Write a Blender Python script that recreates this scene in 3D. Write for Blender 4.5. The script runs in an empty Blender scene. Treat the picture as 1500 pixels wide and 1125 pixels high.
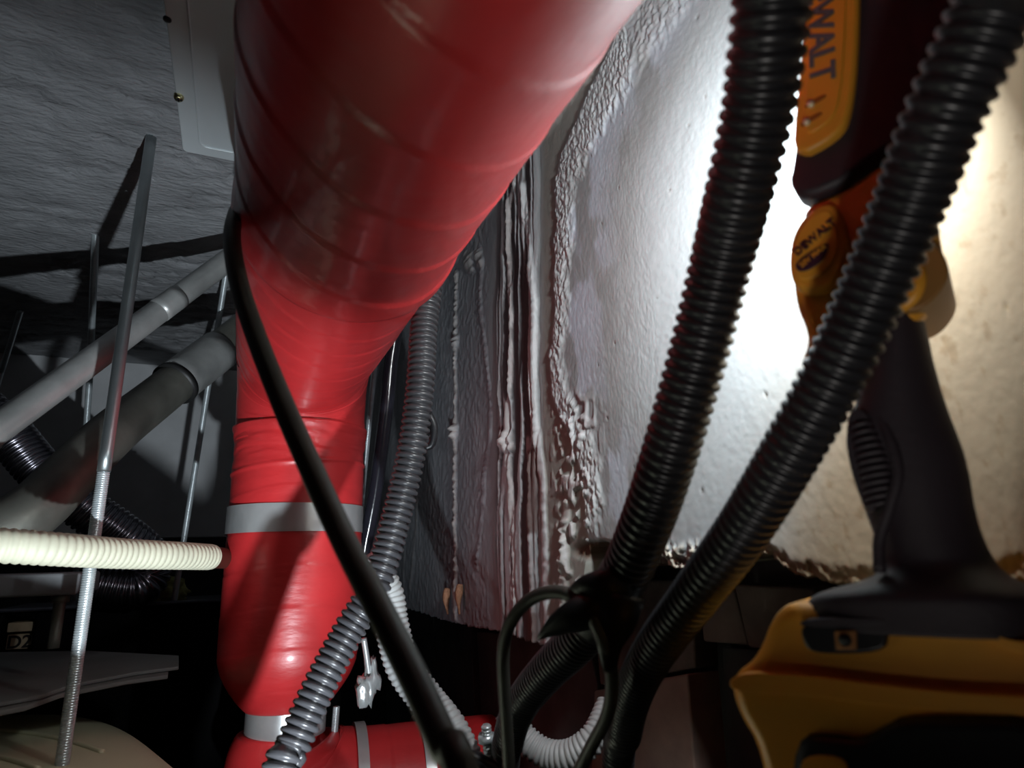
import bpy, math, random
import numpy as np
from mathutils import Vector, Matrix

# ------------------------------------------------------------------ camera
F = 930.0                                   # focal length in pixels of a 1500x1125 frame
Yc = np.array([-405, 262, F]); Yc /= np.linalg.norm(Yc)
Zc = np.array([-93, -(F*F+93*405)/262., F]); Zc /= np.linalg.norm(Zc)
Xc = np.cross(Yc, Zc)
if Xc[0] < 0: Xc = -Xc
R = np.array([Xc, Yc, Zc])                  # world = R @ camera(x right, y down, z forward)

def orth(R):
    u, s, v = np.linalg.svd(R); return u @ v
R = orth(R)

scene = bpy.context.scene
cam_data = bpy.data.cameras.new('camera')
cam = bpy.data.objects.new('camera', cam_data)
bpy.context.collection.objects.link(cam)
cx, cy, cz = R[:, 0], -R[:, 1], -R[:, 2]
cam.matrix_world = Matrix(((cx[0], cy[0], cz[0], 0), (cx[1], cy[1], cz[1], 0), (cx[2], cy[2], cz[2], 0), (0, 0, 0, 1)))
cam_data.sensor_width = 36
cam_data.lens = F/1500*36
cam_data.clip_start = 0.01
cam_data.dof.use_dof = True
cam_data.dof.focus_distance = 0.78
cam_data.dof.aperture_fstop = 9.0
scene.camera = cam

world = bpy.data.worlds.new('world'); scene.world = world
world.use_nodes = True
world.node_tree.nodes['Background'].inputs[0].default_value = (0.55, 0.62, 0.75, 1)
world.node_tree.nodes['Background'].inputs[1].default_value = 0.05
scene.view_settings.view_transform = 'Standard'
scene.view_settings.look = 'None'
scene.view_settings.gamma = 1
scene.view_settings.use_curve_mapping = False
scene.view_settings.exposure = 0.0

def light(name, kind, loc, target, energy, color, **kw):
    l = bpy.data.lights.new(name, kind); l.energy = energy; l.color = color
    for k, v in kw.items(): setattr(l, k, v)
    o = bpy.data.objects.new(name, l); bpy.context.collection.objects.link(o)
    o.location = loc
    o.rotation_euler = (Vector(target)-Vector(loc)).to_track_quat('-Z', 'Y').to_euler()
    return o
# the lit panel of the yellow work light (its lens is modelled in the lamp's builder)
light('work_light_glow', 'AREA', (0.2335, 0.178, 0.222), (0.2335+0.52, 0.178+0.85, 0.222-0.16), 2.0, (0.94, 0.98, 1.0),
      shape='RECTANGLE', size=0.03, size_y=0.06)
# added unseen spot below the view, brightening the left half of the void
light('added_left_fill', 'SPOT', (0.03, 0.22, -0.29), (-0.20, 1.15, 0.29), 22.0, (0.84, 0.93, 1.0),
      spot_size=math.radians(78), spot_blend=1.0, shadow_soft_size=0.006)
# added unseen spot behind and below the camera, lifting the work light and conduits
light('added_near_fill', 'SPOT', (-0.16, -0.12, -0.34), (0.215, 0.16, 0.18), 3.2, (1.0, 0.95, 0.90),
      spot_size=math.radians(34), spot_blend=0.8, shadow_soft_size=0.02)

# ------------------------------------------------------------------ helpers
def W(px, py, d):
    """point seen at a place of the photograph, at depth d (metres) from the camera"""
    return R @ np.array([(px-750)/F*d, (py-562.5)/F*d, d])
def on(px, py, ax, v):
    r = R @ np.array([px-750, py-562.5, F]); return r*(v/r[ax])
def proj(P):
    c = P @ R
    return 750+F*c[..., 0]/c[..., 2], 562.5+F*c[..., 1]/c[..., 2]

def hash2(i, j, s):
    n = (i*374761393 + j*668265263 + s*1442695041) & 0xffffffff
    n = ((n ^ (n >> 13))*1274126177) & 0xffffffff
    return ((n ^ (n >> 16)) & 0xffff)/65535.0
def noise(x, y, s=0):
    x = np.asarray(x, float); y = np.asarray(y, float)
    i = np.floor(x).astype(np.int64); j = np.floor(y).astype(np.int64)
    u = x-i; v = y-j; u = u*u*(3-2*u); v = v*v*(3-2*v)
    a = hash2(i, j, s); b = hash2(i+1, j, s); c = hash2(i, j+1, s); d = hash2(i+1, j+1, s)
    return (a*(1-u)+b*u)*(1-v)+(c*(1-u)+d*u)*v
def fbm(x, y, s=0, o=4):
    t = 0; a = .5; n = 0
    for k in range(o):
        t = t+a*noise(x*2**k, y*2**k, s+k*17); n += a; a *= .5
    return t/n
def sstep(a, b, x):
    t = np.clip((x-a)/(b-a), 0, 1); return t*t*(3-2*t)

MATS = {}
def mat(name, col, rough=.6, metal=0., var=.15, scale=20., bump=0., bscale=60., emit=None, spec=.5, attr=None, stretch=(1, 1, 1), coat=0., var2=None):
    if name in MATS: return MATS[name]
    m = bpy.data.materials.new(name); m.use_nodes = True
    nt = m.node_tree; N = nt.nodes; L = nt.links
    b = N['Principled BSDF']
    b.inputs['Roughness'].default_value = rough; b.inputs['Metallic'].default_value = metal
    b.inputs['Specular IOR Level'].default_value = spec
    b.inputs['Coat Weight'].default_value = coat; b.inputs['Coat Roughness'].default_value = .15
    tc = N.new('ShaderNodeTexCoord'); mp = N.new('ShaderNodeMapping'); mp.inputs['Scale'].default_value = stretch
    L.new(tc.outputs['Object'], mp.inputs['Vector'])
    n = N.new('ShaderNodeTexNoise'); n.inputs['Scale'].default_value = scale; n.inputs['Detail'].default_value = 6
    L.new(mp.outputs['Vector'], n.inputs['Vector'])
    r = N.new('ShaderNodeValToRGB')
    r.color_ramp.elements[0].position = .3; r.color_ramp.elements[1].position = .7
    lo = [c*(1-var) for c in col]; hi = [min(1, c*(1+var)) for c in col]
    if var2: lo = var2
    r.color_ramp.elements[0].color = (*lo, 1); r.color_ramp.elements[1].color = (*hi, 1)
    L.new(n.outputs['Fac'], r.inputs['Fac'])
    if attr:
        at = N.new('ShaderNodeAttribute'); at.attribute_name = attr
        mx = N.new('ShaderNodeMix'); mx.data_type = 'RGBA'; mx.blend_type = 'MULTIPLY'; mx.inputs[0].default_value = 1
        L.new(at.outputs['Color'], mx.inputs[6]); L.new(r.outputs['Color'], mx.inputs[7])
        L.new(mx.outputs[2], b.inputs['Base Color'])
    else:
        L.new(r.outputs['Color'], b.inputs['Base Color'])
    if bump:
        n2 = N.new('ShaderNodeTexNoise'); n2.inputs['Scale'].default_value = bscale; n2.inputs['Detail'].default_value = 8
        L.new(mp.outputs['Vector'], n2.inputs['Vector'])
        bp = N.new('ShaderNodeBump'); bp.inputs['Strength'].default_value = 1; bp.inputs['Distance'].default_value = bump
        L.new(n2.outputs['Fac'], bp.inputs['Height']); L.new(bp.outputs['Normal'], b.inputs['Normal'])
    if emit:
        b.inputs['Emission Color'].default_value = (*emit[:3], 1); b.inputs['Emission Strength'].default_value = emit[3]
    MATS[name] = m
    return m

COL = bpy.context.collection
def empty(name, loc, label, cat, group=None):
    o = bpy.data.objects.new(name, None); COL.objects.link(o); o.location = [float(v) for v in loc]
    o.empty_display_size = .02
    o['label'] = label; o['category'] = cat
    if group: o['group'] = group
    return o
def wloc(o):
    v = Vector((0, 0, 0))
    while o: v += o.location; o = o.parent
    return np.array(v)
def obj(name, V, Fs, m, parent=None, smooth=True, bevel=0, colors=None, segs=2):
    V = np.asarray(V, float)
    if parent is not None: org = wloc(parent)
    else:
        org = V.mean(0); org[2] = V[:, 2].min()
    me = bpy.data.meshes.new(name)
    me.from_pydata((V-org).tolist(), [], Fs if isinstance(Fs, list) else Fs.tolist())
    me.update()
    if smooth: me.polygons.foreach_set('use_smooth', [True]*len(me.polygons))
    if colors is not None:
        a = me.color_attributes.new('stain', 'FLOAT_COLOR', 'POINT')
        c = np.ones((len(V), 4)); c[:, :3] = colors
        a.data.foreach_set('color', c.ravel())
    if m: me.materials.append(m)
    o = bpy.data.objects.new(name, me); COL.objects.link(o)
    if parent is not None: o.parent = parent
    else: o.location = org.tolist()
    if bevel:
        b = o.modifiers.new('bevel', 'BEVEL'); b.width = bevel; b.segments = segs; b.limit_method = 'ANGLE'; b.angle_limit = math.radians(35)
        me.polygons.foreach_set('use_smooth', [True]*len(me.polygons))
        w = o.modifiers.new('wn', 'WEIGHTED_NORMAL')
    return o
def tag(o, label, cat, group=None):
    o['label'] = label; o['category'] = cat
    if group: o['group'] = group
    return o
def grid_faces(nu, nv, wrap_v=False):
    i = np.arange(nu-1)[:, None]; j = np.arange(nv if wrap_v else nv-1)[None, :]
    j2 = (j+1) % nv if wrap_v else j+1
    return np.stack([(i*nv+j), (i*nv+j2), ((i+1)*nv+j2), ((i+1)*nv+j)], -1).reshape(-1, 4)
def smooth_path(P, step):
    P = np.asarray(P, float)
    Q = np.vstack([2*P[0]-P[1], P, 2*P[-1]-P[-2]])
    out = []
    for k in range(1, len(Q)-2):
        t = np.linspace(0, 1, 24, endpoint=False)[:, None]
        a, b, c, d = Q[k-1], Q[k], Q[k+1], Q[k+2]
        out.append(.5*((2*b)+(-a+c)*t+(2*a-5*b+4*c-d)*t**2+(-a+3*b-3*c+d)*t**3))
    out.append(P[-1][None]); C = np.vstack(out)
    s = np.r_[0, np.cumsum(np.linalg.norm(np.diff(C, axis=0), axis=1))]
    n = max(2, int(round(s[-1]/step))+1)
    t = np.linspace(0, s[-1], n)
    return np.stack([np.interp(t, s, C[:, k]) for k in range(3)], 1), t
def frames(C):
    T = np.gradient(C, axis=0); T /= np.linalg.norm(T, axis=1)[:, None]
    a = np.array([0, 0, 1.]) if abs(T[0][2]) < .9 else np.array([1., 0, 0])
    n = a-T[0]*a.dot(T[0]); n /= np.linalg.norm(n)
    Ns = [n]
    for t in T[1:]:
        n = n-t*n.dot(t); n /= np.linalg.norm(n); Ns.append(n)
    Ns = np.array(Ns); return T, Ns, np.cross(T, Ns)
def tube_geo(P, rad, step=.004, segs=24, curve=True, caps=True):
    """rad: number or function(s array, theta array)->radius array"""
    if curve: C, s = smooth_path(P, step)
    else:
        P = np.asarray(P, float); L = np.r_[0, np.cumsum(np.linalg.norm(np.diff(P, axis=0), axis=1))]
        s = np.linspace(0, L[-1], max(2, int(round(L[-1]/step))+1)); C = np.stack([np.interp(s, L, P[:, k]) for k in range(3)], 1)
    T, N, B = frames(C)
    th = np.linspace(0, 2*np.pi, segs, endpoint=False)
    S, TH = np.meshgrid(s, th, indexing='ij')
    r = rad(S, TH) if callable(rad) else np.full_like(S, rad)
    V = C[:, None]+r[..., None]*(np.cos(TH)[..., None]*N[:, None]+np.sin(TH)[..., None]*B[:, None])
    n = len(s); Fs = grid_faces(n, segs, True).tolist(); V = V.reshape(-1, 3)
    if caps:
        Fs.append(list(range(segs))[::-1]); Fs.append([(n-1)*segs+k for k in range(segs)])
    return V, Fs
def tube(name, P, rad, m, parent=None, **k):
    V, Fs = tube_geo(P, rad, **k); return obj(name, V, Fs, m, parent)
def ribbed(r, pitch, depth, sharp=1.0):
    def fn(s, th):
        c = .5+.5*np.cos(2*np.pi*s/pitch)
        return r-depth+depth*np.clip(c*1.35, 0, 1)**sharp
    return fn
def merge(gs):
    V = []; Fs = []; n = 0
    for v, f in gs:
        V.append(np.asarray(v)); Fs += [[i+n for i in q] for q in (f if isinstance(f, list) else f.tolist())]; n += len(v)
    return np.vstack(V), Fs
def box_geo(x0, x1, y0, y1, z0, z1):
    V = [(x, y, z) for x in (x0, x1) for y in (y0, y1) for z in (z0, z1)]
    return np.array(V, float), [[0, 1, 3, 2], [4, 6, 7, 5], [0, 4, 5, 1], [2, 3, 7, 6], [0, 2, 6, 4], [1, 5, 7, 3]]
def box(name, b, m, parent=None, bevel=0, smooth=False):
    V, Fs = box_geo(*b); return obj(name, V, Fs, m, parent, smooth=smooth, bevel=bevel)
def struct(o): o['kind'] = 'structure'; return o
def lerp(pts, x):
    pts = np.array(pts, float); return np.interp(x, pts[:, 0], pts[:, 1])

# ------------------------------------------------------------------ materials
M_wall = mat('concrete_wall', (1, 1, 1), .72, var=.06, scale=70, bump=.00025, bscale=160, attr='stain', spec=.35)
M_ceil = mat('concrete_slab', (.24, .245, .255), .75, var=.22, scale=12, bump=.0045, bscale=75, stretch=(1, 2.2, 1), spec=.4)
M_back = mat('concrete_back', (.56, .57, .58), .85, var=.10, scale=14, bump=.0006, bscale=60)
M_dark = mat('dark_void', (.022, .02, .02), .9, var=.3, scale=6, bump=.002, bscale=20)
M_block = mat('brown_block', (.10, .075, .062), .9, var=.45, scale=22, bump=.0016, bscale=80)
M_red = mat('red_tape', (.62, .030, .034), .40, var=.10, scale=8, bump=.0006, bscale=40, stretch=(1, 1, 3), spec=.7, coat=.3)
M_foil = mat('foil', (.66, .68, .68), .30, .6, var=.10, scale=30, bump=.0003, bscale=60)
M_hose = mat('black_conduit', (.022, .022, .025), .34, var=.15, scale=40, bump=.0001, bscale=200, spec=.6)
M_hosegrey = mat('grey_conduit', (.05, .05, .055), .3, var=.15, scale=40, spec=.6)
M_palegrey = mat('pale_conduit', (.42, .43, .43), .45, var=.1, scale=30)
M_cream = mat('cream_hose', (.66, .65, .50), .5, var=.06, scale=40, spec=.4)
M_brown = mat('brown_plastic', (.07, .022, .014), .5)
M_cable = mat('cable_rubber', (.045, .045, .038), .5, var=.1, scale=60, spec=.4)
M_black = mat('black_plastic', (.012, .012, .014), .38, var=.2, scale=20, bump=.0001, bscale=300)
M_tape = mat('black_tape', (.008, .008, .009), .42, bump=.0006, bscale=70)
M_gloss = mat('gloss_black', (.018, .018, .026), .16, bump=.0003, bscale=60, spec=.6)
M_zinc = mat('zinc_steel', (.58, .64, .66), .30, .55, var=.15, scale=60)
M_steel = mat('galvanised_pipe', (.40, .41, .40), .38, .45, var=.30, scale=18, bump=.0004, bscale=90, stretch=(1, 1, 1))
M_steeldark = mat('dark_steel_pipe', (.15, .15, .13), .42, .5, var=.35, scale=16, bump=.0005, bscale=90)
M_sheet = mat('galvanised_sheet', (.68, .74, .76), .42, .3, var=.10, scale=9, bump=.0002, bscale=30, stretch=(1, .3, 1))
M_screw = mat('brass_screw', (.60, .55, .30), .3, 1.)
M_flex = mat('ribbed_steel', (.30, .29, .33), .25, 1., var=.3, scale=30)
M_duct = mat('grey_tray', (.20, .21, .22), .6, .2, var=.15, scale=15)
M_box = mat('black_casing', (.003, .003, .004), .6, var=.3, scale=8, bump=.001, bscale=14, spec=.08)
M_slate = mat('slate_film', (.06, .065, .085), .25, var=.4, scale=14, bump=.002, bscale=22)
M_foam = mat('foam', (.34, .36, .13), .9, var=.4, scale=60, bump=.003, bscale=90)
M_beige = mat('beige_plastic', (.62, .61, .42), .5, var=.10, scale=5, bump=.0003, bscale=40)
M_board = mat('grey_board', (.15, .155, .15), .7, var=.15, scale=12)
M_card = mat('cream_card', (.56, .47, .32), .7, var=.08)
M_ink = mat('ink', (.01, .01, .012), .6)
M_yel = mat('yellow_plastic', (.80, .36, .035), .42, var=.05, scale=20, bump=.0001, bscale=300)
M_rubber = mat('lamp_rubber', (.030, .022, .028), .55, var=.1, scale=40, bump=.00015, bscale=400)
M_grey_ink = mat('grey_lettering', (.11, .12, .14), .5)
M_purple = mat('label_purple', (.05, .012, .03), .5)
M_wood = mat('rusty_wood', (.42, .22, .13), .8, var=.3, scale=200, bump=.0006, bscale=400)
M_lens = mat('lamp_lens', (.9, .9, .9), .3, emit=(1, .97, .93, 2))

# ------------------------------------------------------------------ setting
WX = .30; CEIL = .49; BACKY = 1.77
# right-hand beam face, streaked by leaking water
z_edge = [(540, 872), (600, 892), (660, 911), (740, 926), (800, 946), (838, 938), (850, 900), (856, 842), (860, 806), (872, 795), (888, 793), (905, 812),
          (950, 822), (1000, 832), (1040, 824), (1080, 812), (1110, 811), (1130, 818), (1160, 838), (1200, 850), (1280, 862), (1500, 853), (1800, 850)]
ed = sorted([tuple(on(a, b, 0, WX)[1:]) for a, b in z_edge])
edY = np.array([e[0] for e in ed]); edZ = np.array([e[1] for e in ed])
def colY(pxs, z=.15):
    # world Y of a wall column seen at pixel px near height z
    ys = np.linspace(.04, 1.9, 6000); P = np.stack([np.full_like(ys, WX), ys, np.full_like(ys, z)], 1); x, _ = proj(P)
    return np.interp(pxs, x[::-1], ys[::-1])
cols = np.r_[colY(np.arange(500, 965, 1.0)), colY(np.arange(965, 1560, 2.6)), np.linspace(.125, -.25, 12)]
cols = np.unique(np.r_[BACKY, cols[cols < BACKY]])[::-1]
nz = 300
rng = np.random.RandomState(5)
zb = np.interp(cols, edY, edZ)+.004*(fbm(cols*90, cols*0, 3)-.5)+.003*(noise(cols*500, cols*0, 8)-.5)
tt = np.linspace(0, 1, nz)
Yg = np.repeat(cols[:, None], nz, 1); Zg = zb[:, None]+(CEIL-zb[:, None])*tt[None]
P0 = np.stack([np.full_like(Yg, WX), Yg, Zg], -1)
U, Vv = proj(P0.reshape(-1, 3)); U = U.reshape(Yg.shape); Vv = Vv.reshape(Yg.shape)
near = Yg < .13                                                     # beside / behind the camera: plain concrete
U = np.where(near, 1600, U); Vv = np.where(near, 500, Vv)
dist = np.hypot(WX, Yg)                                            # rough viewing distance, to size the relief
H = np.zeros_like(U)
HS = .62
col = np.zeros(U.shape+(3,))
def mixc(c, a): 
    global col
    col = col*(1-a[..., None])+np.array(c)[None, None]*a[..., None]
col[:] = (.47, .53, .545)
# painted, smoother slate part to the left of the streaks; lighter concrete to the right
edge1 = np.interp(Vv, [200, 400, 600, 800, 950], [735, 722, 722, 722, 730])+6*(fbm(Yg*30, Zg*14, 4)-.5)
mixc((.30, .32, .35), 1-sstep(-14, 10, U-edge1))
mot = fbm(Yg*22, Zg*9, 40)
mixc((.40, .42, .45), (1-sstep(-14, 10, U-edge1))*sstep(.5, .75, mot)*.7)
# bluish lime bloom beyond the crust
cr = [(0, 935), (60, 905), (130, 868), (180, 845), (230, 822), (280, 812), (330, 818), (400, 812), (470, 814), (520, 806), (580, 812), (615, 826), (640, 842), (690, 852), (740, 858), (780, 862)]
xc = lerp(cr, Vv)+10*(fbm(Zg*45, Yg*0+3, 9)-.5)
mixc((.33, .35, .345), sstep(-4, 10, U-xc)*(1-sstep(70, 150, U-xc-50*(fbm(Zg*8, Yg*10, 13)-.5)))*.85)
bl = sstep(-6, 12, U-xc)*(1-sstep(30, 110, U-xc-40*(fbm(Zg*10, Yg*12, 12)-.5)))*(.12+.88*sstep(.42, .58, fbm(Yg*34, Zg*18, 21)))
mixc((.60, .69, .78), np.clip(bl*1.05, 0, 1))
# olive damp strip left of the crust
dm = sstep(790, 800, U)*(1-sstep(-6, 4, U-xc))
mixc((.36, .36, .32), dm*.9)
# bundle of dark running streaks
st = sstep(0, 12, U-edge1)*(1-sstep(784, 795, U+4*(fbm(Zg*30, Yg*0, 6)-.5)))*(1-sstep(-1, 1, -(Vv-215)))
wob = 5*(fbm(Zg*14, Yg*0+1, 15)-.5)*(1+np.clip((Vv-300)/500, 0, 1))
g1 = noise((U+wob)/2.3, Zg*7, 31); g2 = noise((U+wob*1.3)/6.0, Zg*4, 33)
strk = .62*g1+.38*g2
mixc((.105, .10, .105), st*.95)
mixc((.68, .74, .77), st*sstep(.52, .66, strk)*.9)
H += st*sstep(.35, .7, strk)*.0034
def ridge(pts, w, h, c, white=1.0, teeth=0, y0=None, y1=None, seed=0):
    global H
    x = lerp([(b, a) for a, b in pts], Vv)+1.6*(fbm(Zg*60, Yg*0, seed)-.5)
    ww = w*(.75+.6*noise(Zg*55, Yg*0, seed+2))
    d = np.abs(U-x)/ww
    a = np.clip(1-d*d, 0, 1)
    lo, hi = pts[0][1], pts[-1][1]
    a *= sstep(lo-4, lo+8, Vv)*(1-sstep(hi-6, hi+6, Vv))
    H += HS*np.sqrt(a)*h*(1+teeth*(noise(Zg*260, Yg*0, seed+5)-.4)*2)
    mixc(c, np.clip(a*2.2, 0, 1)*white)
WH = (.78, .84, .86)
ridge([(768, 268), (774, 330), (781, 400), (786, 440), (785, 500), (783, 560), (786, 610), (792, 665), (797, 710), (798, 760), (800, 850), (803, 945)], 4.6, .0042, WH, 1, .3, seed=51)
ridge([(757, 262), (747, 300), (747, 400), (750, 470), (748, 560), (745, 645), (749, 700), (755, 780), (757, 870), (758, 925)], 3.4, .0036, (.66, .66, .66), 1, .4, seed=61)
ridge([(744, 632), (745, 645), (746, 658)], 8, .009, (.75, .75, .75), 1, .5, seed=64)
ridge([(669, 398), (668, 480), (667, 640), (667, 780), (668, 905)], 2.3, .0036, (.62, .61, .60), 1, 1.0, seed=71)
ridge([(667, 620), (667, 632), (667, 644)], 4, .0080, (.62, .61, .60), 1, 1.0, seed=72)
ridge([(668, 488), (668, 498), (668, 508)], 5, .0070, (.50, .50, .50), 1, 1.0, seed=73)
ridge([(707, 378), (703, 445), (710, 502), (719, 590), (718, 640), (709, 692), (707, 750), (702, 792), (697, 832)], 2.6, .0022, (.33, .33, .36), 1, .8, seed=81)
ridge([(774, 640), (778, 700), (779, 760), (783, 860), (784, 940)], 2.8, .0030, (.52, .52, .53), 1, .5, seed=91)
ridge([(734, 560), (733, 640), (737, 760), (741, 900)], 2.2, .002, (.40, .40, .41), .8, .5, seed=95)
ridge([(612, 560), (611, 700), (610, 770), (600, 860)], 1.6, .0014, (.36, .36, .37), .8, .5, seed=97)
ridge([(595, 700), (590, 880)], 1.5, .0010, (.36, .36, .37), .6, .5, seed=99)
# little flake cluster high on the slate part
ridge([(688, 368), (686, 382), (690, 396)], 7, .005, (.42, .42, .42), .9, 1.0, seed=75)
ridge([(701, 366), (702, 378), (704, 390)], 5, .005, (.42, .42, .42), .9, 1.0, seed=76)
# rust beside the big ridge
ru = sstep(770, 776, U)*(1-sstep(786, 792, U))*sstep(540, 600, Vv)*sstep(.45, .6, fbm(Zg*30, Yg*0, 88))
mixc((.17, .10, .085), ru*.8)
# lime crust: rough, proud of the face
wd = lerp([(0, 60), (100, 42), (200, 34), (300, 20), (400, 15), (520, 14), (600, 22), (650, 22), (740, 18), (790, 10)], Vv)
side = U-xc
inC = sstep(-3, 2, side)*(1-sstep(.8, 1.5, side/wd+.7*(fbm(Yg*160, Zg*90, 19)-.5)))*(1-sstep(760, 800, Vv))
rough = fbm(Yg*420, Zg*260, 23, 4)
H += inC*(.0008+.0040*rough)
mixc((.62, .67, .68), inC*np.clip(.35+rough*1.1, 0, 1))
sp = sstep(.62, .72, noise(Yg*150, Zg*110, 27))*sstep(560, 620, Vv)*(1-sstep(880, 930, Vv))*np.exp(-((U-842)/26)**2)
H += sp*.004; mixc((.66, .66, .67), sp)
# lower lime streaks by the hose tape
ridge([(832, 730), (828, 800), (826, 870), (828, 930)], 5, .005, (.62, .62, .60), .8, 1.0, seed=101)
# crust line along the slab joint
tj = (CEIL-Zg)
cj = sstep(.018, .004, tj+.008*(fbm(Yg*60, Zg*0, 33)-.5))*sstep(690, 740, U)
H += cj*(.001+.003*fbm(Yg*300, Zg*300, 35)); mixc((.58, .58, .58), cj*.7)
# crumbling bottom edge: brown pockets, pale grit
eb = Zg-zb[:, None]
cb = (1-sstep(.004, .011, eb+.008*(fbm(Yg*140, Zg*140, 37)-.5)))*sstep(925, 960, U)
mixc((.10, .055, .035), cb*.9)
H += cb*(.001-.006*fbm(Yg*300, Zg*300, 38))
gr = (1-sstep(.010, .020, eb))*sstep(945, 960, U)*(1-sstep(1020, 1050, U))*sstep(.50, .56, noise(Yg*420, Zg*420, 39))
mixc((.74, .72, .60), gr); H += gr*.003
pk = sstep(.0, 1., 1-np.hypot((U-872)/44, (Vv-806)/18))
mixc((.12, .065, .04), np.clip(pk*3, 0, 1)); H -= np.clip(pk*3, 0, 1)*.004
# scattered bug holes and specks
for k in range(170):
    y = rng.uniform(.13, 1.1); z = rng.uniform(.0, .48); r = rng.uniform(.0006, .0019)*(1 if y > .25 else .8)
    i0 = np.searchsorted(-cols, -(y+.004)); i1 = np.searchsorted(-cols, -(y-.004))
    if i1 <= i0: continue
    sl = slice(i0, i1)
    if U[i0, nz//2] < 850: continue
    q = np.clip(1-np.hypot(Yg[sl]-y, (Zg[sl]-z)*.8)/r, 0, 1)
    H[sl] -= q*.0014
    c3 = np.clip(q*2.5, 0, 1)[..., None]*(.75 if y < .3 else .45); col[sl] = col[sl]*(1-c3)+np.array((.12, .085, .05))*c3
# tan beside the lamp: concrete's own tone plus warm lamp bounce put into colour
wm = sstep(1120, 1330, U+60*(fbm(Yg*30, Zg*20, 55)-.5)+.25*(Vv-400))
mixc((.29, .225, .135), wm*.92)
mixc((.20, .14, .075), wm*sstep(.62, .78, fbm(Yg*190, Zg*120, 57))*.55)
H += .0004*(fbm(Yg*70, Zg*50, 61)-.5)+.0003*(noise(Yg*600, Zg*500, 63)-.5)
sm = sstep(.56, .66, noise(Yg*170, Zg*120, 65))*(1-sstep(-20, 0, U-edge1))
H += sm*.0006
P0[..., 0] = WX-H
under = P0[:, :1].copy(); under[..., 0] = WX+.10; under[..., 2] += .004
P1 = np.concatenate([under, P0], 1)
c1 = np.concatenate([np.broadcast_to(np.array([.10, .07, .055]), (len(cols), 1, 3)), col], 1)
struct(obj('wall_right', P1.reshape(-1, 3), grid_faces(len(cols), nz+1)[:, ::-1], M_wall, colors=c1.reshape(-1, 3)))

# slab overhead
xs = np.linspace(-1.5, .42, 330); ys = np.linspace(-.3, BACKY+.05, 330)
Xg, Yq = np.meshgrid(xs, ys, indexing='ij')
dent = fbm(Xg*26+Yq*6, Yq*60, 71, 3)
reg = sstep(.42, .62, fbm(Xg*5, Yq*5, 72))
zz = CEIL+.0050*sstep(.55, .64, dent)*(.25+.75*reg)+.0030*(fbm(Xg*60, Yq*110, 73)-.5)*(.4+reg)
fc = grid_faces(330, 330)
struct(obj('ceiling', np.stack([Xg, Yq, zz], -1).reshape(-1, 3), fc[:, ::-1], M_ceil))
# back beam, its underside, the dark space below and beyond
zbk = float(on(300, 787, 1, BACKY)[2])
struct(box('wall_back', (-1.5, WX+.1, BACKY, BACKY+.12, zbk, CEIL+.03), M_back, bevel=.002))
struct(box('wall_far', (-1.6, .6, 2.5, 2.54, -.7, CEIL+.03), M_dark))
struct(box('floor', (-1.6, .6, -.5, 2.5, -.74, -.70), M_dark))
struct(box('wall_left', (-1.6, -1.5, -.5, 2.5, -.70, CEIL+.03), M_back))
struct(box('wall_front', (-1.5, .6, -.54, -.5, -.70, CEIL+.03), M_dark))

# masonry below the beam, set back from its face
LX = .36
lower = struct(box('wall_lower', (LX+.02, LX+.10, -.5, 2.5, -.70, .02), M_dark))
def block(pts, dx, m):
    """pts: outline on the masonry plane as photograph positions"""
    Q = np.array([on(a, b, 0, LX) for a, b in pts]); Q[:, 0] = LX-dx
    B = Q.copy(); B[:, 0] = LX+.03
    n = len(Q)
    Fs = [list(range(n)), list(range(n, 2*n))[::-1]]+[[i, i+n, (i+1) % n+n, (i+1) % n] for i in range(n)]
    b = obj('block', np.vstack([Q, B]), Fs, m, lower, smooth=False, bevel=.002)
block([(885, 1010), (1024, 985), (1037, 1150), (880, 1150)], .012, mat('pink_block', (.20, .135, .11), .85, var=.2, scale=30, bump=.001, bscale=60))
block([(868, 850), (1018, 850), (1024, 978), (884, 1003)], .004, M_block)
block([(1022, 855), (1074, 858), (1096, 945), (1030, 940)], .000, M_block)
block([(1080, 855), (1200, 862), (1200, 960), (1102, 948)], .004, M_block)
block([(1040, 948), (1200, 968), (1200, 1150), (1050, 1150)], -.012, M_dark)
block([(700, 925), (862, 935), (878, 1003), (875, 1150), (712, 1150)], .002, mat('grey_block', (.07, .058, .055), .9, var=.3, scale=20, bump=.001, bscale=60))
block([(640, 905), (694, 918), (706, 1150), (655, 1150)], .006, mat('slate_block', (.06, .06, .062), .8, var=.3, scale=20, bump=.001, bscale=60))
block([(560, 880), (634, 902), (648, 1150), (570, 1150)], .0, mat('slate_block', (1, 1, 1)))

# two splinters stuck to the wall face
for k, (a, b, c, d, lab) in enumerate([(655, 862, 656, 900, 'short rusty wood splinter stuck to the streaked wall, nearer the red pipe'),
                                       (674, 856, 673, 900, 'pale rusty wood splinter stuck to the wall right beside the white drip line')]):
    A = on(a, b, 0, WX-.006); B_ = on(c, d, 0, WX-.008)
    o = tube('wood_splinter', [A, (A+B_)/2+np.array([-.002, 0, 0]), B_], lambda s, t: (.0035+.002*np.sin(s*120))*(1+.25*np.cos(2*t+s*90)), M_wood, segs=8, step=.003)
    tag(o, lab, 'splinter')

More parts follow.
